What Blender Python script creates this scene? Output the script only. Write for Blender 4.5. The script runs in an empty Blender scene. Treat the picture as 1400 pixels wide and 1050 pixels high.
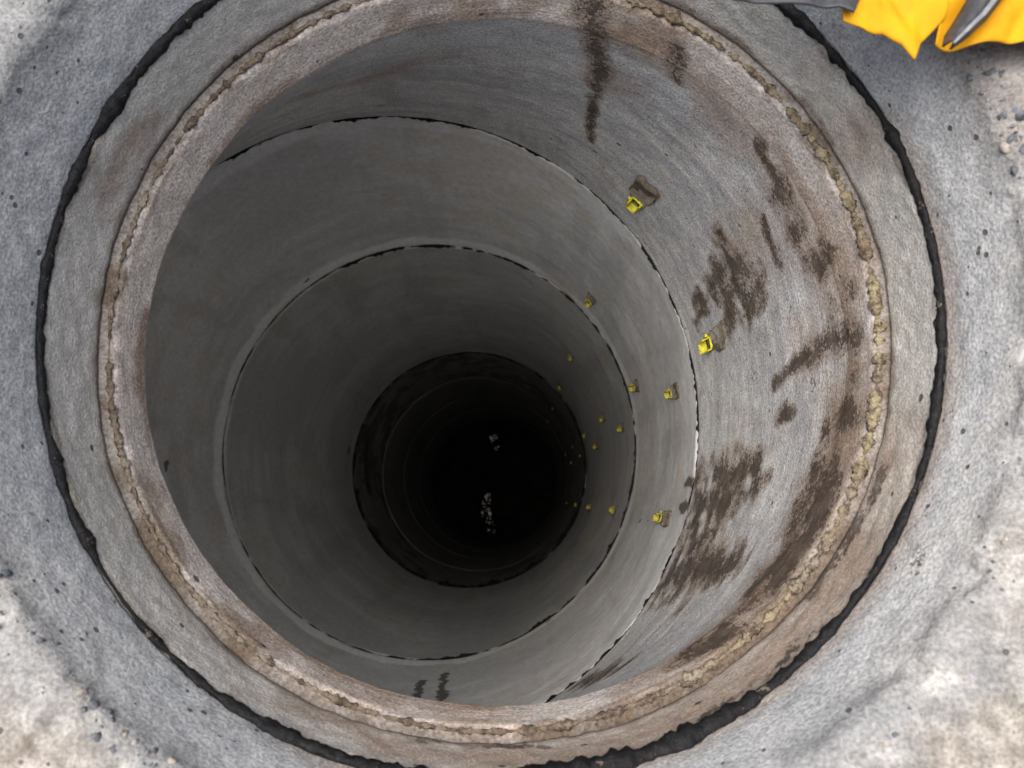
import bpy, math, random
import numpy as np
from mathutils import Vector, Matrix, noise
random.seed(4); np.random.seed(4)
D=bpy.data; S=bpy.context.scene
OX,OY=.201,.013           # axis of the opening (the shaft axis is the origin)

# ---------------------------------------------------------------- materials
class NT:
    def __init__(s,name):
        s.m=D.materials.new(name); s.m.use_nodes=True; s.t=s.m.node_tree; s.n=s.t.nodes; s.l=s.t.links
        s.b=s.n['Principled BSDF']; s.tc=s.n.new('ShaderNodeTexCoord').outputs['Object']
    def lk(s,a,b):
        if hasattr(a,'is_output'): s.l.new(a,b)
        else: b.default_value=a
    def vec(s,sc):
        m=s.n.new('ShaderNodeMapping'); m.inputs['Scale'].default_value=sc; s.l.new(s.tc,m.inputs[0]); return m.outputs[0]
    def noise(s,scale,detail=3,rough=.55,vec=None):
        x=s.n.new('ShaderNodeTexNoise'); x.inputs['Scale'].default_value=scale; x.inputs['Detail'].default_value=detail
        x.inputs['Roughness'].default_value=rough; s.l.new(vec or s.tc,x.inputs['Vector']); return x.outputs['Fac']
    def vor(s,scale):
        x=s.n.new('ShaderNodeTexVoronoi'); x.inputs['Scale'].default_value=scale; s.l.new(s.tc,x.inputs['Vector']); return x.outputs
    def rng(s,v,a,b,c=0,d=1,smooth=False):
        x=s.n.new('ShaderNodeMapRange'); x.interpolation_type='SMOOTHSTEP' if smooth else 'LINEAR'
        s.lk(v,x.inputs[0])
        for i,q in enumerate((a,b,c,d)): s.lk(q,x.inputs[1+i])
        return x.outputs[0]
    def mth(s,op,a,b=0.0,clamp=False):
        x=s.n.new('ShaderNodeMath'); x.operation=op; x.use_clamp=clamp; s.lk(a,x.inputs[0]); s.lk(b,x.inputs[1]); return x.outputs[0]
    def mix(s,f,a,b,mode='MIX'):
        x=s.n.new('ShaderNodeMix'); x.data_type='RGBA'; x.blend_type=mode
        s.lk(f,x.inputs[0])
        for q,i in ((a,6),(b,7)): s.lk(q if hasattr(q,'is_output') else (*q,1),x.inputs[i])
        return x.outputs[2]
    def attr(s,name,col=False):
        x=s.n.new('ShaderNodeAttribute'); x.attribute_name=name; return x.outputs['Color' if col else 'Fac']
    def bump(s,h,strength,dist):
        x=s.n.new('ShaderNodeBump'); x.inputs['Strength'].default_value=strength; x.inputs['Distance'].default_value=dist
        s.l.new(h,x.inputs['Height']); return x.outputs[0]
    def out(s,col,rough=.85,nrm=None,spec=.2):
        s.lk(col if hasattr(col,'is_output') else (*col,1),s.b.inputs['Base Color']); s.lk(rough,s.b.inputs['Roughness'])
        s.b.inputs['Specular IOR Level'].default_value=spec
        if nrm: s.l.new(nrm,s.b.inputs['Normal'])
        return s.m

def concrete(name,gscale=260,grain=.4,mid=.22,pits=0,bump=1.,stri=0,dark=(.070,.052,.040),bumpmid=.9,pscale=85):
    """base colour and stain masks come from vertex attributes, grain and pits from the nodes"""
    q=NT(name); col=q.attr('tint',True)
    n3=q.noise(gscale,2,.6); n4=q.noise(48,3,.7)
    g=q.mth('MULTIPLY',q.rng(n3,.30,.70,1-grain,1+grain),q.rng(n4,.3,.7,1-mid,1+mid*.8))
    h=q.mth('ADD',q.mth('MULTIPLY',n3,.6),q.mth('MULTIPLY',n4,bumpmid))
    if stri:
        ns=q.noise(1,3,.65,vec=q.vec((9,9,230))); g=q.mth('MULTIPLY',g,q.rng(ns,.32,.68,1-stri,1+stri)); h=q.mth('ADD',h,q.mth('MULTIPLY',ns,.5))
    col=q.mix(1.,col,g,'MULTIPLY')
    if pits:
        v=q.vor(pscale); r=q.n.new('ShaderNodeSeparateColor'); q.l.new(v['Color'],r.inputs[0])
        big=q.rng(r.outputs[0],1-pits,1,0,.36); pit=q.rng(v['Distance'],q.mth('MULTIPLY',big,.65),big,1,0); pit=q.mth('MULTIPLY',pit,q.rng(big,.05,.08))
        col=q.mix(q.mth('MULTIPLY',pit,.85),col,(.07,.065,.06)); h=q.mth('SUBTRACT',h,q.mth('MULTIPLY',pit,1.6))
    a=q.attr('stain'); nn=q.mth('SUBTRACT',q.noise(210,3,.85),.5)
    k=q.mth('ADD',a,q.mth('MULTIPLY',nn,2.8))
    m=q.mth('MULTIPLY',q.rng(k,.46,.62),q.rng(a,.03,.25)); m=q.mth('MULTIPLY',m,q.rng(n4,.3,.6,.65,.93)); col=q.mix(m,col,dark)
    return q.out(col,q.rng(m,0,1,.9,.7),q.bump(h,.6,.0022*bump))
M={}
M['frame']=concrete('grey_concrete',400,.32,.13,.20,1.1,pscale=135)
M['adj']=concrete('sandy_grey_concrete',420,.25,.10,.05,1.5,bumpmid=.5)
M['cone']=concrete('cone_concrete',380,.40,.12,.03,1.,.06)
def shaft_mat():
    q=NT('shaft_concrete'); n4=q.noise(90,3,.75); col=q.mix(1.,q.attr('tint',True),q.rng(n4,.3,.7,.84,1.13),'MULTIPLY')
    a=q.attr('stain'); m=q.rng(q.mth('ADD',a,q.mth('MULTIPLY',q.mth('SUBTRACT',n4,.5),1.2)),.45,.6)
    col=q.mix(q.mth('MULTIPLY',m,.85),col,(.06,.05,.04)); return q.out(col,.85,q.bump(n4,.35,.002))
M['shaft']=shaft_mat()
def bead_mat(name,lo,hi):
    q=NT(name); n=q.noise(90,4,.75)
    col=q.mix(q.rng(n,lo,hi,0,.8),(.008,.008,.009),(.18,.15,.12))
    return q.out(col,q.rng(n,.3,.7,.5,.9),q.bump(n,.7,.004),.25)
M['bit']=bead_mat('bitumen',.61,.68); M['seal']=bead_mat('joint_bitumen',.72,.8)
def mortar_mat():
    q=NT('weathered_mortar'); n=q.noise(130,4,.8); n2=q.noise(30,3,.7); n3=q.noise(9,2)
    x=q.n.new('ShaderNodeSeparateXYZ'); q.l.new(q.tc,x.inputs[0])
    yel=q.rng(q.mth('ADD',x.outputs[0],q.mth('MULTIPLY',q.mth('SUBTRACT',n3,.5),.6)),.25,.55)
    ca=q.mix(yel,(.235,.19,.145),(.36,.315,.195)); cb=q.mix(yel,(.14,.11,.08),(.22,.175,.12))
    col=q.mix(q.rng(n2,.4,.6),ca,cb); col=q.mix(q.rng(n3,.5,.64,0,.7),col,(.29,.26,.215))
    col=q.mix(q.rng(n,.46,.60,0,.9),col,(.07,.053,.04))
    return q.out(col,.95,q.bump(n,.9,.004),.1)
M['mortar']=mortar_mat()
def simple(name,c,rough=.5,b=.0,sc=80,var=.25,spec=.4):
    q=NT(name); n=q.noise(sc,3,.65); col=q.mix(1.,c,q.rng(n,.3,.7,1-var,1+var),'MULTIPLY')
    return q.out(col,rough,q.bump(n,.5,b) if b else None,spec)
M['rim_shade']=simple('shaded_rim_mortar',(.15,.125,.095),.95,.004,160,.5,.1)  # dark rim colour paints the shade of a recess onto raised mortar
M['hollow']=simple('pocket_mortar',(.38,.335,.27),.95,.003,120,.45,.1)
M['yel']=simple('yellow_plastic',(.60,.55,.04),.6,.0005,140,.4,.25)
M['yel_shade']=simple('shaded_yellow_plastic',(.42,.39,.06),.7,.0005,140,.5,.15)  # duller copy for deep plugs, the shaft's shade put into its colour
M['blk']=simple('hole_black',(.02,.02,.022),.6,.001)  # near-black colour for the dark inside the plug sleeves
M['cloth']=simple('yellow_fabric',(.60,.29,.006),.7,.0008,40,.14,.2)
M['strap']=simple('dark_webbing',(.035,.037,.042),.5,.0008,200,.3)
M['pale_edge']=simple('grey_strap_edge',(.20,.21,.22),.5,.0005,200,.3)
M['stone']=simple('dark_pebble',(.10,.11,.12),.7,.001,160,.6)
M['stone2']=simple('pale_pebble',(.30,.27,.23),.8,.001,160,.4)
M['mud']=simple('silt',(.02,.018,.016),.9,.01,14,.4,.05)
def water_mat():
    q=NT('dark_water'); n=q.noise(10,3,.65)
    return q.out((.004,.004,.004),.06,q.bump(n,.35,.02),.18)
M['water']=water_mat()
M['ground']=simple('sandy_soil',(.22,.18,.14),.95,.02,30,.35,.2)

# ---------------------------------------------------------------- mesh helpers
def obj(name,v,f,mat,smooth=True,parent=None):
    me=D.meshes.new(name); me.from_pydata([tuple(map(float,a)) for a in v],[],f); me.update()
    o=D.objects.new(name,me); S.collection.objects.link(o)
    for m in (mat if isinstance(mat,list) else [mat]): me.materials.append(m)
    if smooth: me.polygons.foreach_set('use_smooth',[True]*len(me.polygons))
    if parent: o.parent=parent
    return o
def fr(x,y,z,o=3): return noise.fractal(Vector((x,y,z)),1.0,2.0,o)
def revolve(name,rows,mat,seg=640,disp=None):
    th=np.linspace(0,2*math.pi,seg,endpoint=False); V=[]
    for i,(cx,cy,R,z,amp) in enumerate(rows):
        for t in th:
            c,s=math.cos(t),math.sin(t); dr=dz=0
            if amp: dr,dz=disp(t,i,cx+R*c,cy+R*s,z); dr*=amp; dz*=amp
            V.append((cx+(R+dr)*c,cy+(R+dr)*s,z+dz))
    F=[];n=len(rows)
    for i in range(n):
        j=(i+1)%n
        for k in range(seg):
            l=(k+1)%seg; F.append((i*seg+k,i*seg+l,j*seg+l,j*seg+k))
    return obj(name,V,F,mat)
def coords(o):
    co=np.empty(len(o.data.vertices)*3); o.data.vertices.foreach_get('co',co); return co.reshape(-1,3)
def nz(co,sc,oct=3,off=0,zs=1.):
    return np.array([noise.fractal(Vector((a*sc+off,b*sc,c*sc*zs)),1.,2.,oct) for a,b,c in co.tolist()])
def ss(x,a,b): t=np.clip((x-a)/(b-a),0,1); return t*t*(3-2*t)
def lerp(a,b,t): return a+(np.array(b)-a)*t[:,None]
def field(co,strokes,gain=1.7,warp=.010):
    wx=nz(co,26,3,50)*warp; wy=nz(co,26,3,90)*warp; wz=nz(co,20,3,130)*warp*1.4
    c=co+np.stack([wx,wy,wz],1); val=np.zeros(len(co))
    for st in strokes:
        P=np.array(st,float)/1000
        if len(P)==1: P=np.vstack([P,P+[0,0,.001,0]])
        for a,b in zip(P[:-1],P[1:]):
            d=b[:3]-a[:3]; t=np.clip(((c-a[:3])@d)/max(d@d,1e-9),0,1)
            dist=np.linalg.norm(c-(a[:3]+t[:,None]*d),axis=1); w=(a[3]+t*(b[3]-a[3]))*.5*gain
            val=np.maximum(val,np.clip(1.0-dist/w*.6,0,1))
    return val
def setf(o,name,val): o.data.attributes.new(name,'FLOAT','POINT').data.foreach_set('value',val)
def tint(o,col): o.data.attributes.new('tint','FLOAT_COLOR','POINT').data.foreach_set('color',np.c_[np.clip(col,0.01,1),np.ones(len(col))].ravel())

# ---------------------------------------------------------------- ground
g=[];gf=[];N=96;rad=[.60,.75,1.2,2.5,6,20,80,300]
for r in rad:
    for k in range(N):
        t=2*math.pi*k/N; x,y=OX+r*math.cos(t),OY+r*math.sin(t); g.append((x,y,-.012+(.02*fr(x,y,0)*min(1,r/3) if r>.8 else 0)))
for i in range(len(rad)-1):
    for k in range(N): l=(k+1)%N; gf.append((i*N+k,i*N+l,(i+1)*N+l,(i+1)*N+k))
obj('ground',g,gf,M['ground'])

# ---------------------------------------------------------------- frame slab
ZT=-.086
def d_frame(t,i,x,y,z):
    a=fr(x*12,y*12,z*12+5,3)*.0010; b=fr(x*70,y*70,z*70+9,3)*.0011
    e=max(0,1-abs(z+.008)/.02); chip=max(0,fr(x*45,y*45,z*20+3,3)-.25)*e*.008
    return (a+b+chip, (a*.7+b*1.2-chip) if z>-.07 else 0)
rows=[(OX,OY,.329,ZT+.0005,.3)]
for k in range(26): rows.append((OX,OY,.329+.010*(k/26)**1.5,ZT+.003+k*.0025,.8))
for k in range(14):
    a=math.pi/2*k/13; rows.append((OX,OY,.339+.030*(1-math.cos(a)),-.018+.018*math.sin(a),1.1))
for k in range(1,64): rows.append((OX,OY,.369+.22*(k/63)**1.2,0,1.))
rows+=[(OX,OY,.60,-.01,.5),(OX,OY,.61,-.05,0),(OX,OY,.61,-.15,0),(OX,OY,.34,-.15,0),(OX,OY,.335,ZT,0)]
slab=revolve('concrete_manhole_frame',rows,M['frame'],1000,d_frame)
co=coords(slab); n1=nz(co,5,4); n2=nz(co,24,5,20); n3=nz(co,55,4,40); n4=nz(co,16,5,70); n5=nz(co,110,2,90)
r=np.hypot(co[:,0]-OX,co[:,1]-OY); x,y=co[:,0]-OX,co[:,1]-OY
wall=1-ss(co[:,2],-.045,-.004)
col=lerp(np.tile([.41,.42,.425],(len(co),1)),(.47,.475,.475),ss(n1+.5*n2,-.35,.4))
col=lerp(col,(.52,.51,.48),ss(n4+.6*n3,.2,.6)*.45)
topc=lerp(np.tile([.215,.220,.222],(len(co),1)),(.25,.25,.245),ss(n1+.5*n2,-.35,.4)); topc=lerp(topc,(.30,.295,.28),ss(n3+n4,.2,.6)*.45)  # top face colours lowered to offset the strong light from above
brown=lerp(np.tile([.255,.235,.205],(len(co),1)),(.215,.188,.16),ss(n2+.6*n4,-.25,.45)); brown=lerp(brown,(.31,.295,.27),ss(n4+.9*n3,.0,.6)*.55)
left=ss(-x+.6*y,.12,.34)
m=ss(r+.018*n4+.012*n2,.342,.392)*(1-.5*left); topc=topc+(brown-topc)*m[:,None]
pale=ss(r+.03*n2,.34,.42)*ss(-x+.7*y+.06*n1,.30,.46); topc=lerp(topc,(.42,.415,.405),pale*.8)
rim=ss(-np.abs(r-.356)+.012*n2,-.012,.0)*ss(n3,-.1,.3); topc=lerp(topc,(.34,.33,.31),rim*.5)
topc=topc*(1+.34*np.clip(n5+n3*.7,-1,1)*ss(r,.34,.36))[:,None]
ur=ss(x+.9*y+.06*n2,.36,.44); topc=lerp(topc,(.16,.135,.115),ur*.45)
col=topc+(col-topc)*wall[:,None]
low=ss(-co[:,2],.060,.085); col=lerp(col,(.38,.32,.27),low*ss(x-y+.2*n2,.0,.3)*.8)
tint(slab,col); setf(slab,'stain',field(co,[[(505,-130,-60,10),(480,-175,-60,8)]],1.5)*.9+.16*ss(n3+n2,.5,.85)*ss(x,-.1,.3))

V=[];F=[];MI=[]
def pebble(x,y,z,r,mi):
    b=len(V); sx,sy,sz=[r*random.uniform(.6,1.2) for _ in range(3)]; rot=Matrix.Rotation(random.uniform(0,6.3),3,'Z')
    U,W=9,6; sd=random.uniform(0,99)
    for i in range(W+1):
        for j in range(U):
            p=math.pi*i/W;t=2*math.pi*j/U; d=Vector((math.sin(p)*math.cos(t),math.sin(p)*math.sin(t),math.cos(p)))
            k=1+.6*noise.noise(d*1.8+Vector((sd,0,0))); q=rot@Vector((d.x*sx*k,d.y*sy*k,d.z*sz*k)); V.append((x+q.x,y+q.y,z+q.z))
    for i in range(W):
        for j in range(U): F.append((b+i*U+j,b+(i+1)*U+j,b+(i+1)*U+(j+1)%U,b+i*U+(j+1)%U)); MI.append(mi)
def arc(t0,t1,n,r0,r1,pd=.7,s0=.0015,s1=.0055):
    for _ in range(n):
        t=math.radians(random.uniform(t0,t1)); rr=random.uniform(r0,r1)
        u=min(1,max(0,(rr-.339)/.030)); z=-.018+.018*math.sqrt(max(0,1-(1-u)**2)) if rr<.369 else 0
        s=s0+(s1-s0)*random.random()**2.5; pebble(OX+rr*math.cos(t),OY+rr*math.sin(t),z-s*.68,s,0 if random.random()<pd else 1)
arc(10,30,70,.341,.354,.9,.0012,.0048); arc(207,246,80,.338,.352,.75,.001,.0042); arc(-75,-20,34,.341,.36,.5,.001,.0022); arc(150,205,12,.341,.36,.6,.001,.0022); arc(0,360,120,.349,.52,.2,.0006,.0015)
pb=obj('exposed_aggregate',V,F,[M['stone'],M['stone2']]); pb.data.polygons.foreach_set('material_index',MI)

# ---------------------------------------------------------------- bitumen bead
def ring_bead(name,R,z,wfun,mat,cx=OX,cy=OY,seg=1400,cs=10,asp=.9,rough=.35,freq=45,inward=.5,zw=.0022,hf=110):
    V=[];F=[]
    for k in range(seg):
        t=2*math.pi*k/seg; w=wfun(t); x,y=cx+R*math.cos(t),cy+R*math.sin(t)
        n_=fr(x*freq,y*freq,z,4); w*=max(.05,1+rough*2*n_); zo=zw*fr(x*9,y*9,3,2)
        for j in range(cs):
            a=2*math.pi*j/cs; l=1+rough*fr(x*hf+math.cos(a)*2,y*hf,math.sin(a)*2,2)
            rr=R-math.cos(a)*w*l*inward*2; V.append((cx+rr*math.cos(t),cy+rr*math.sin(t),z+zo+math.sin(a)*w*asp*l))
    for k in range(seg):
        for j in range(cs): F.append((k*cs+j,k*cs+(j+1)%cs,((k+1)%seg)*cs+(j+1)%cs,((k+1)%seg)*cs+j))
    return obj(name,V,F,mat)
def tab(pts):
    a=[p[0] for p in pts]; b=[p[1]/1000 for p in pts]
    return lambda t: float(np.interp(math.degrees(t)%360,a,b,period=360))
wb=tab([(0,3.2),(30,3.4),(48,3.2),(56,2.6),(62,.6),(80,.8),(108,1.2),(118,3.8),(140,4.4),(158,3.2),(185,2.7),(200,3.3),(211,4.0),(216,1.2),(222,1.2),(227,3.2),(245,3.8),(262,6.4),(285,7.6),(305,5.6),(318,3.0),(335,2.6),(348,3.2)])
ring_bead('bitumen_sealant',.3274,ZT-.001,wb,M['bit'],rough=.40,freq=40,inward=.46,asp=1.1,hf=120,cs=12,seg=1800)

# ---------------------------------------------------------------- adjusting ring
def d_adj(t,i,x,y,z): return (fr(x*9,y*9,z*9+15,4)*.0022+fr(x*80,y*80,z*80+2,3)*.0009,0)
rows=[(OX,OY,.3275,ZT-.001,.4),(OX,OY,.3255,ZT-.0030,.8)]+[(OX,OY,.3245,ZT-.006-k*.00237,1.) for k in range(27)]+[(OX,OY,.3275,-.1545,.5),(OX,OY,.42,-.1545,0),(OX,OY,.42,ZT-.001,0)]
adj=revolve('concrete_adjusting_ring',rows,M['adj'],800,d_adj)
co=coords(adj); n1=nz(co,6,4); n2=nz(co,22,4,20); n3=nz(co,14,3,60,.25)
col=lerp(np.tile([.52,.505,.465],(len(co),1)),(.58,.56,.515),ss(n1,-.4,.4)); col=lerp(col,(.42,.375,.325),ss(n2+n1*.5,.12,.5)*.6)
x,y=co[:,0]-OX,co[:,1]-OY
col=lerp(col,(.33,.24,.18),field(co,[[(505,-100,-130,30),(470,-160,-120,50),(400,-240,-110,50),(300,-300,-110,40),(200,-312,-120,30),(60,-290,-140,16)],[(-100,120,-120,12),(-80,180,-130,10)],[(490,150,-120,20)]],2.4)*.85)
col=lerp(col,(.62,.59,.52),ss(n3+n2*.4,.25,.6)*.5)
lowb=ss(-co[:,2]+.006*n2,.145,.153); col=lerp(col,(.20,.16,.125),lowb*.8)
hib=ss(co[:,2]+.004*n2,-.0945,-.0895); col=lerp(col,(.14,.125,.105),hib*.85)  # top ledge darkened in colour because it catches the zenith light
tint(adj,col); setf(adj,'stain',field(co,[[(500,-110,-140,14),(475,-155,-144,16),(440,-200,-142,12)],[(450,-195,-100,8),(400,-245,-100,10),(350,-280,-98,8)],[(250,-308,-140,6),(150,-305,-145,8)]],1.5)+.3*lowb)

# ---------------------------------------------------------------- cone
def d_cone(t,i,x,y,z):
    e=max(0,1-abs(z+.157)/.010); a=fr(x*8,y*8,z*8,3)*.0020; b=fr(x*45,y*45,z*45+7,3)*.0007
    return (a+b+e*max(0,fr(x*50,y*50,z*30,3))*.006, -e*max(0,fr(x*30,y*30,5,3))*.004)
rows=[(OX,OY,.36,-.156,0),(OX,OY,.3225,-.1565,.0),(OX,OY,.3170,-.1567,1),(OX,OY,.3145,-.1575,1),(OX,OY,.3128,-.1595,1)]
for k in range(18): rows.append((OX,OY,.3122,-.163-k*.0027,1))
rows.append((OX,OY,.3128,-.2105,1))
K=200
for k in range(1,K+1):
    u=k/K; rows.append((OX*(1-u),OY*(1-u),.3128+(.5-.3128)*u,-.2105-(.7035-.2105)*u,1 if u<.98 else .6))
rows+=[(0,0,.506,-.7055,0),(0,0,.60,-.7055,0),(0,0,.60,-.62,0),(OX,OY,.43,-.25,0),(OX,OY,.43,-.158,0)]
cone=revolve('concrete_manhole_cone',rows,M['cone'],1000,d_cone)
co=coords(cone); n1=nz(co,4,4); n2=nz(co,16,4,20); n3=nz(co,50,3,60); nst=nz(co,7,4,80,5.); nv=nz(co,18,4,110,.22); n6=nz(co,30,4,150)
drip=[[(294,312,-170,16),(292,312,-207,15),(309,323,-284,14),(311,338,-350,8)],[(311,338,-367,8),(319,358,-511,7)],[(370,276,-188,11),(376,276,-236,10)],
[(509,-3,-381,8),(511,11,-300,11),(513,15,-233,14),(514,6,-191,13)],[(484,131,-569,7),(484,131,-638,6)]]
st=[[(465,185,-416,18),(479,156,-423,28),(494,115,-379,22),(497,98,-447,20)],[(479,156,-430,24),(479,151,-569,15),(484,131,-638,9)],[(479,156,-423,24),(490,125,-470,32),(497,98,-500,22)],
[(458,192,-221,12),(482,151,-245,20),(496,116,-251,18),(506,79,-238,14)],[(482,151,-300,8),(496,116,-310,10)],
[(489,-104,-775,24),(489,-108,-592,32),(495,-92,-391,17)],[(479,-145,-760,24),(481,-137,-528,28),(490,-108,-379,12)],[(486,-120,-700,36),(488,-120,-560,28)],
[(505,-60,-200,16),(477,-134,-205,24),(440,-189,-195,26),(396,-232,-195,24),(350,-270,-190,14)],[(505,-70,-240,14),(480,-135,-235,22),(455,-178,-225,20),(420,-215,-225,16)],
[(429,-254,-668,28),(442,-219,-515,34),(450,-191,-348,19)],[(412,-256,-464,14)],[(442,-222,-640,30),(455,-190,-560,28),(465,-160,-480,16)],[(470,-170,-690,24),(468,-165,-600,18)],
[(303,-386,-648,18),(329,-339,-506,18),(348,-314,-447,14)],[(505,-45,-366,10),(507,-38,-327,8)],[(512,-20,-200,11)],[(513,40,-195,14),(515,20,-205,13)],[(513,45,-215,14)],[(500,90,-215,14)]]
ru=[[(432,227,-245,27),(395,258,-206,25)],[(503,96,-195,31),(512,49,-194,22)],[(-31,349,-381,16),(31,388,-414,18),(131,374,-348,12)],[(350,290,-190,25),(300,312,-180,20)],
[(458,192,-225,30),(496,116,-245,30),(508,60,-240,22)],[(200,-300,-175,22),(80,-275,-175,20)],[(490,150,-330,30),(470,170,-400,26)],[(505,20,-290,22)],[(485,-110,-500,40)],[(450,-190,-500,40)],[(330,325,-300,26)]]
rub=[[(510,-50,-215,32),(477,-134,-215,40),(440,-189,-210,40),(396,-232,-205,36),(330,-280,-200,26)]]
col=lerp(np.tile([.46,.465,.47],(len(co),1)),(.57,.57,.565),ss(n1+nst*.6,-.4,.45)); col=lerp(col,(.64,.63,.595),ss(n2+nst,.25,.7)*.5); col=lerp(col,(.38,.365,.34),ss(nv+n2*.3,.2,.6)*.45)
z=co[:,2]; band=1-ss(-z+.03*n1+.012*n2,.205,.245)
bc=lerp(np.tile([.60,.535,.475],(len(co),1)),(.40,.315,.245),ss(n2+n1,.05,.5)); bc=lerp(bc,(.66,.62,.585),ss(nv,.1,.5)*.5)
col=col+(bc-col)*(band*.9)[:,None]
edge=ss(-np.abs(z+.203)+.006*n2,-.010,-.001)*ss(n2+.5*n1,-.35,.15); col=lerp(col,(.28,.20,.145),edge*.6)
edge2=ss(-np.abs(z+.162)+.006*n2,-.008,-.001)*ss(n2-.4*n1,-.4,.1); col=lerp(col,(.22,.165,.12),edge2*.7)
col=lerp(col,(.36,.265,.20),field(co,ru,2.6,.02)*.65); col=lerp(col,(.22,.15,.10),field(co,rub,2.4,.02)*.9)
fs=field(co,st,2.2,.012); fs=np.clip(fs*(1+.9*n6)-.05+.25*n6*ss(fs,0,.3),0,1.1)*.92; fs=np.maximum(fs,field(co,drip,1.9,.006)*(1+.5*n6)*.95); col=lerp(col,(.26,.20,.15),ss(fs,.0,.4)*.65)
right=ss(co[:,0]-OX+.2*n1,.1,.25)
spk=ss(n3+.5*n6,.42,.75)*right*.42*(1-band)
top=ss(z,-.1605,-.1575); col=col*(1-.55*top)[:,None]; col=lerp(col,(.15,.115,.085),top*ss(n3+n2,-.2,.4)*.8)  # up-facing ledge tinted darker to counter the light falling on it
tint(cone,col); setf(cone,'stain',np.maximum(fs,spk))
wm=tab([(0,2.7),(60,2.0),(120,1.5),(170,1.5),(220,1.5),(260,1.5),(300,1.9),(330,2.7)])
ring_bead('mortar_crust',.3162,-.1568,wm,M['mortar'],rough=.75,freq=90,asp=.8,zw=.0015,hf=200,cs=14,seg=2400,inward=.58)

# ---------------------------------------------------------------- shaft rings
zj=[-.7065,-1.337,-2.695,-3.36,-4.03,-4.7,-5.5]
off=[(0,0,.5),(.002,-.001,.4975),(-.001,.0,.495),(.001,.001,.4945),(.001,.001,.494),(.001,.001,.4935)]
def d_sh(t,i,x,y,z):
    return (fr(x*5,y*5,z*5,3)*.003+fr(x*40,y*40,z*40+7,2)*.0006,0)
sst=[[(16,-500,-1148,16),(25,-500,-1034,13),(26,-500,-980,8)],[(61,-496,-1197,14),(74,-495,-1015,12),(74,-495,-940,7)],[(-497,-62,-1061,18)],
 [(489,-104,-775,14),(489,-108,-700,20)],[(479,-145,-760,16),(479,-145,-720,16)],[(-205,457,-708,5),(-253,432,-709,5)],[(280,-410,-1320,14)],[(-360,-345,-1390,6),(-390,-310,-1352,5)],
 [(470,-170,-1000,6),(465,-180,-1150,4)],[(-490,60,-2600,30)],[(-492,-80,-3000,60),(-480,120,-2900,50)],[(60,497,-830,5)],[(-180,466,-900,4)],[(-300,400,-1300,8),(-330,370,-1300,6)]]
smear=[(-1.308,.030,.85),(-2.66,.02,.25),(-.73,.02,.35)]
for i in range(6):
    cx,cy,R=off[i]; a,b=zj[i],zj[i+1]; n=150 if i==0 else (190 if i==1 else 90 if i==2 else 24)
    rows=[(cx,cy,R+.006,a-.0005,0),(cx,cy,R+.0005,a-.003,1)]
    for k in range(1,n): rows.append((cx,cy,R,a-.004-(a-b-.008)*k/n,1))
    rows+=[(cx,cy,R+.0005,b+.003,1),(cx,cy,R+.006,b+.0005,0),(cx,cy,.6,b+.0005,0),(cx,cy,.6,a-.0005,0)]
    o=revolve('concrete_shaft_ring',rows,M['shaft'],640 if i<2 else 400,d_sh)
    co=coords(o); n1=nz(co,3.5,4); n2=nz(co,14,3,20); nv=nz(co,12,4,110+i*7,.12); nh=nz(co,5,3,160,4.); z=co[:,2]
    base=np.array([.53,.535,.53] if i==0 else [.40,.405,.40] if i==1 else [.20,.197,.19])  # darker base colour on lower rings paints in the gloom at depth
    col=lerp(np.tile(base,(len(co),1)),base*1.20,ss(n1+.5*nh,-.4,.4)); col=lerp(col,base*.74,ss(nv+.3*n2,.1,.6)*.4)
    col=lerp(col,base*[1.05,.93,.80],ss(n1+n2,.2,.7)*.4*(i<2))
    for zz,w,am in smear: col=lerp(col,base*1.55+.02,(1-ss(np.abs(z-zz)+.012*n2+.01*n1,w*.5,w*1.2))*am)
    if i==2: col=lerp(col,(.06,.056,.05),ss(n2+n1,.0,.4)*.7)  # blotchy extra tint, more painted darkness below this joint
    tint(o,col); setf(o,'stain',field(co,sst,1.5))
w1=tab([(0,2.2),(40,2.8),(60,2.2),(80,3.0),(92,3.6),(104,4.2),(109,1.0),(114,1.0),(118,3.4),(123,1.),(130,.8),(200,.8),(260,1.2),(290,2.6),(310,3.2),(335,2.6)])
ring_bead('joint_sealant',.5022,-.7065,w1,M['seal'],0,0,rough=.8,freq=28)
w2=tab([(0,2.4),(40,1.8),(80,3.0),(100,3.0),(112,3.0),(130,1.0),(200,.7),(250,1.0),(285,2.4),(302,4.6),(310,3.4),(335,2.2)])
ring_bead('joint_sealant',.499,-1.337,w2,M['seal'],0,0,rough=.9,freq=28)
ring_bead('joint_sealant',.4965,-2.695,tab([(0,4),(90,3),(180,7),(220,8),(270,9),(300,7)]),M['seal'],0,0,rough=.9,freq=20)

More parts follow.
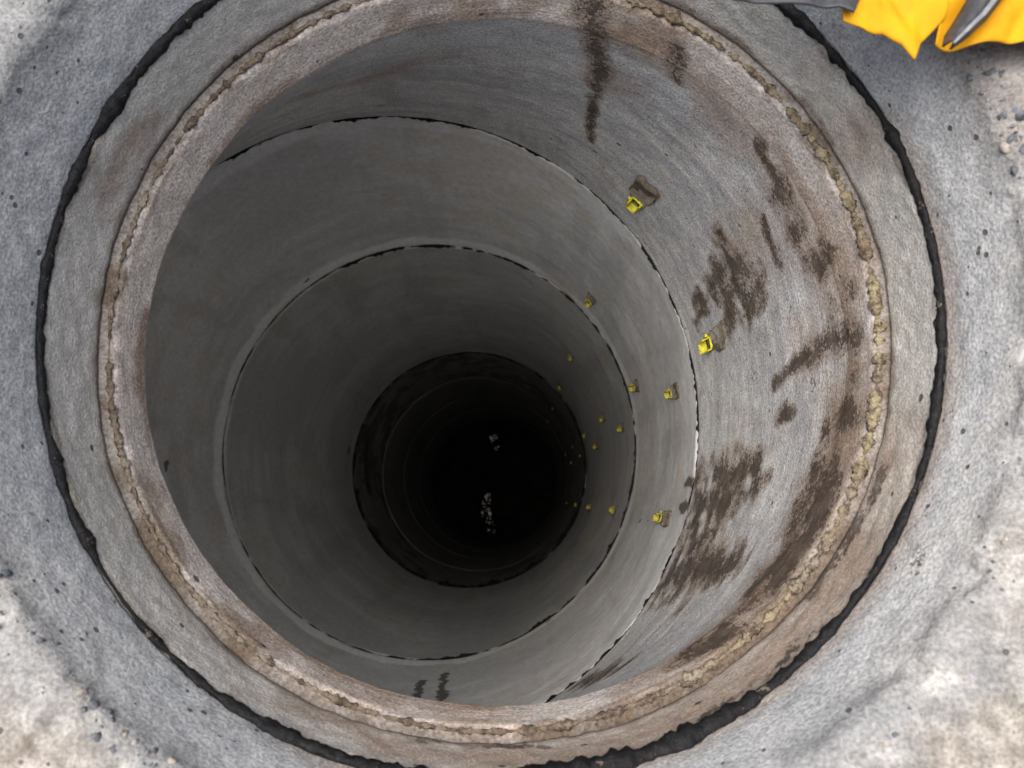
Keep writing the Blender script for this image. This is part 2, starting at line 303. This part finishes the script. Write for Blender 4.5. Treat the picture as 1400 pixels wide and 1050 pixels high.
# ---------------------------------------------------------------- bottom
V=[];F=[];N=120
for i in range(40):
    r=.5*i/39
    for k in range(N):
        t=2*math.pi*k/N; x,y=r*math.cos(t),r*math.sin(t)
        ch=math.exp(-((x+.02-.04*math.sin(y*8))/.065)**2)*.09*(1-math.exp(-((y-.07)/.15)**2))*(1 if abs(y)<.42 else .4)
        V.append((x,y,-5.38-ch+.030*fr(x*5,y*5,1,4)+.04*r))
for i in range(39):
    for k in range(N): l=(k+1)%N; F.append((i*N+k,i*N+l,(i+1)*N+l,(i+1)*N+k))
obj('silted_floor',V,F,M['mud'])
V=[];F=[];n=60
for i in range(n+1):
    for j in range(n+1):
        x=-.5+i/n; y=-.5+j/n; V.append((x*.98,y*.98,-5.435+.003*fr(x*9,y*9,2,3)))
for i in range(n):
    for j in range(n):
        a=i*(n+1)+j
        if math.hypot(-.5+(i+.5)/n,-.5+(j+.5)/n)<.49: F.append((a,a+n+1,a+n+2,a+1))
obj('water',V,F,M['water'])

# ---------------------------------------------------------------- step sockets
def prof(z):
    if z<-.7065: return 0,0,.4985
    u=min(1,max(0,(-.2105-z)/.493)); return OX*(1-u),OY*(1-u),.3128+.1872*u
def socket(ang,z,s=1.,xy=None,ps=1.):
    cx,cy,R=prof(z)
    if xy: ang=math.atan2(xy[1]-cy,xy[0]-cx)
    e=D.objects.new('step_socket',None); S.collection.objects.link(e)
    P=Vector((cx+R*math.cos(ang),cy+R*math.sin(ang),z))
    nin=Vector((-math.cos(ang),-math.sin(ang),0)); up=Vector((0,0,1)); tn=up.cross(nin)
    if z>-.7065:
        c2=prof(z+.05); up=(Vector((c2[0]+c2[2]*math.cos(ang),c2[1]+c2[2]*math.sin(ang),z+.05))-P).normalized()
        nin=tn.cross(up).normalized()
        if nin.dot(Vector((-math.cos(ang),-math.sin(ang),0)))<0: nin=-nin
    e.matrix_world=Matrix.Translation(P)@Matrix((tn,up,nin)).transposed().to_4x4()@Matrix.Scale(s,4)
    n=32; V=[];F=[];MI=[]; sd=random.uniform(0,50)
    rr=[(1.0,-.004),(.95,.0022),(.88,.0030),(.70,.0012),(.35,.0006),(.0,.0006)]
    for q,(k,h) in enumerate(rr):
        for j in range(n):
            t=2*math.pi*j/n; sq=1/max(abs(math.cos(t)),abs(math.sin(t)))**.55
            j_=sq*.85*(1+.35*noise.noise(Vector((math.cos(t)*1.7+sd,math.sin(t)*1.7,0)))+.10*noise.noise(Vector((math.cos(t)*6+sd,math.sin(t)*6,0))))
            V.append((ps*.018*k*j_*math.cos(t)*(1+.30*math.sin(t)),.018*ps+.050*ps*k*j_*math.sin(t),h+.0012*noise.noise(Vector((j*.9,q*2,sd)))))
    for q in range(5):
        for j in range(n): F.append((q*n+j,q*n+(j+1)%n,(q+1)*n+(j+1)%n,(q+1)*n+j)); MI.append(0 if q<2 or (q<4 and (j+int(sd))%32<11) else 1)  # dark rim and one dark flank imitate shade inside a hollow
    p=obj('pocket',V,F,[M['rim_shade'],M['hollow']],True,e); p.data.polygons.foreach_set('material_index',MI)
    V=[];F=[]
    def box(x0,x1,y0,y1,z0,z1,sk=0):
        b=len(V); V.extend([(x+sk*zz,y,zz) for x in (x0,x1) for y in (y0,y1) for zz in (z0,z1)])
        F.extend([tuple(b+i for i in f) for f in ((0,1,3,2),(4,6,7,5),(0,4,5,1),(2,3,7,6),(0,2,6,4),(1,5,7,3))])
    w=.0092; t=.0024; h=.013; a=random.uniform(-.4,.4)
    box(-w,-w+t,-.028,-.004,-.004,h,a); box(w-t,w,-.028,-.004,-.004,h*.6,a)
    box(-w+t,w-t,-.028,-.028+t,-.004,h*1.0,a); box(-w+t,w-t,-.004-t,-.004,-.004,h*.25,a)
    box(-w-.004,-w,-.022,-.010,-.002,.006)
    c=obj('plug_sleeve',V,F,M['yel'] if z>-.8 else M['yel_shade'],False,e)
    md=c.modifiers.new('b','BEVEL'); md.width=.0008; md.segments=2
    V=[];F=[]; box(-w+t,w-t,-.028+t,-.004-t,-.003,.002); obj('hole_dark',V,F,M['blk'],False,e)  # black block stands in for the dark of the open sleeve
    return e
socket(0,-.574,1.05,(.395,.297),1.15); socket(0,-.583,1.05,(.495,.089))
for z in (-1.205,-1.87,-2.53,-3.2,-3.85):
    socket(math.radians(39.6),z,.85 if z>-3 else .7); socket(math.radians(14),z-.02,.85 if z>-3 else .7)
for z in (-.872,-1.55,-2.24,-2.88,-3.55):
    socket(math.radians(6.5),z,.8 if z>-3 else .7); socket(math.radians(-19.2),z,.9 if z>-3 else .7)

# ---------------------------------------------------------------- yellow fabric with dark strap lying on the frame
def sheet(name,lo_,hi_,zf,mat,parent,nx=80,ny=40):
    V=[];F=[]
    for i in range(nx+1):
        u=i/nx; xa,ya=[np.interp(u,np.linspace(0,1,len(lo_)),[p[k] for p in lo_]) for k in (0,1)]
        xb,yb=[np.interp(u,np.linspace(0,1,len(hi_)),[p[k] for p in hi_]) for k in (0,1)]
        for j in range(ny+1):
            v=j/ny; x=xa+(xb-xa)*v; y=ya+(yb-ya)*v; V.append((x,y,zf(x,y,u,v)))
    for i in range(nx):
        for j in range(ny): a=i*(ny+1)+j; F.append((a,a+ny+1,a+ny+2,a+1))
    o=obj(name,V,F,mat,True,parent); m=o.modifiers.new('s','SOLIDIFY'); m.thickness=.0012; return o
e=D.objects.new('yellow_safety_cloth',None); S.collection.objects.link(e)
zf=lambda x,y,u,v:.024+.0018*math.sin(x*150+y*180)+.010*fr(x*24+y*14,y*10,0,3)+.012*v
sheet('fabric_fold',[(.421,.157),(.436,.151),(.446,.1505),(.457,.144),(.465,.1345),(.470,.146),(.484,.160)],[(.415,.24),(.43,.24),(.44,.24),(.455,.24),(.47,.24),(.48,.24),(.50,.24)],zf,M['cloth'],e)
sheet('fabric_flap',[(.480,.146),(.487,.141),(.496,.1405),(.51,.1415),(.53,.142),(.56,.146)],[(.50,.24),(.51,.24),(.53,.24),(.54,.24),(.56,.24),(.60,.24)],lambda x,y,u,v:.022+.0018*math.sin(x*200-y*160)+.010*fr(x*24-y*10,y*10,4,3)+.010*v,M['cloth'],e)
sheet('strap',[(.4710,.130),(.474,.138),(.482,.150),(.494,.170),(.525,.22)],[(.4740,.129),(.485,.137),(.497,.148),(.513,.168),(.550,.22)],lambda x,y,u,v:.036+.006*math.sin(v*math.pi)+.002*fr(x*60,y*60,0,2),M['strap'],e,40,8)
sheet('strap_edge',[(.4722,.1285),(.480,.1368),(.4915,.1485),(.507,.168),(.543,.22)],[(.4735,.1280),(.482,.1358),(.494,.1472),(.5095,.167),(.546,.22)],lambda x,y,u,v:.0425+.001*fr(x*60,y*60,0,2),M['pale_edge'],e,40,4)  # thin pale grey sheet along the strap
sheet('hem',[(.330,.175),(.355,.1665),(.39,.1640),(.415,.161),(.424,.157),(.43,.17)],[(.33,.24),(.36,.24),(.38,.24),(.40,.24),(.41,.24),(.42,.24)],lambda x,y,u,v:.030+.003*fr(x*40,y*40,8,3),M['strap'],e)

# ---------------------------------------------------------------- light: bright overcast zenith
w=D.worlds.new('World'); S.world=w; w.use_nodes=True; nt=w.node_tree
sky=nt.nodes.new('ShaderNodeTexSky'); sky.sky_type='NISHITA'; sky.sun_disc=False
EL,AZ=math.radians(77),math.radians(-55)
sky.sun_elevation=EL; sky.sun_rotation=AZ; sky.air_density=1.; sky.dust_density=7; sky.ozone_density=.4
bg=nt.nodes['Background']; bg.inputs[1].default_value=.15; nt.links.new(sky.outputs[0],bg.inputs[0])
L=D.lights.new('sun','SUN'); L.energy=5; L.angle=math.radians(70); L.color=(1,.97,.94)
lo=D.objects.new('sun',L); S.collection.objects.link(lo)
d=Vector((math.sin(AZ)*math.cos(EL),math.cos(AZ)*math.cos(EL),math.sin(EL)))
lo.rotation_euler=d.to_track_quat('Z','Y').to_euler()

# ---------------------------------------------------------------- camera
Zc=Vector((-.014,.155,1)).normalized(); X=Vector((1,0,0)); X-=Zc*X.dot(Zc); X.normalize(); Y=Zc.cross(X)
cam=D.cameras.new('camera'); co=D.objects.new('camera',cam); S.collection.objects.link(co); S.camera=co
cam.sensor_width=36; cam.lens=1000/1400*36; cam.clip_start=.01; cam.clip_end=1000
co.matrix_world=Matrix.Translation((.226,-.128,.43))@Matrix((X,Y,Zc)).to_4x4()
cam.dof.use_dof=True; cam.dof.focus_distance=.8; cam.dof.aperture_fstop=9
S.view_settings.view_transform='Standard'; S.view_settings.look='None'; S.view_settings.exposure=0
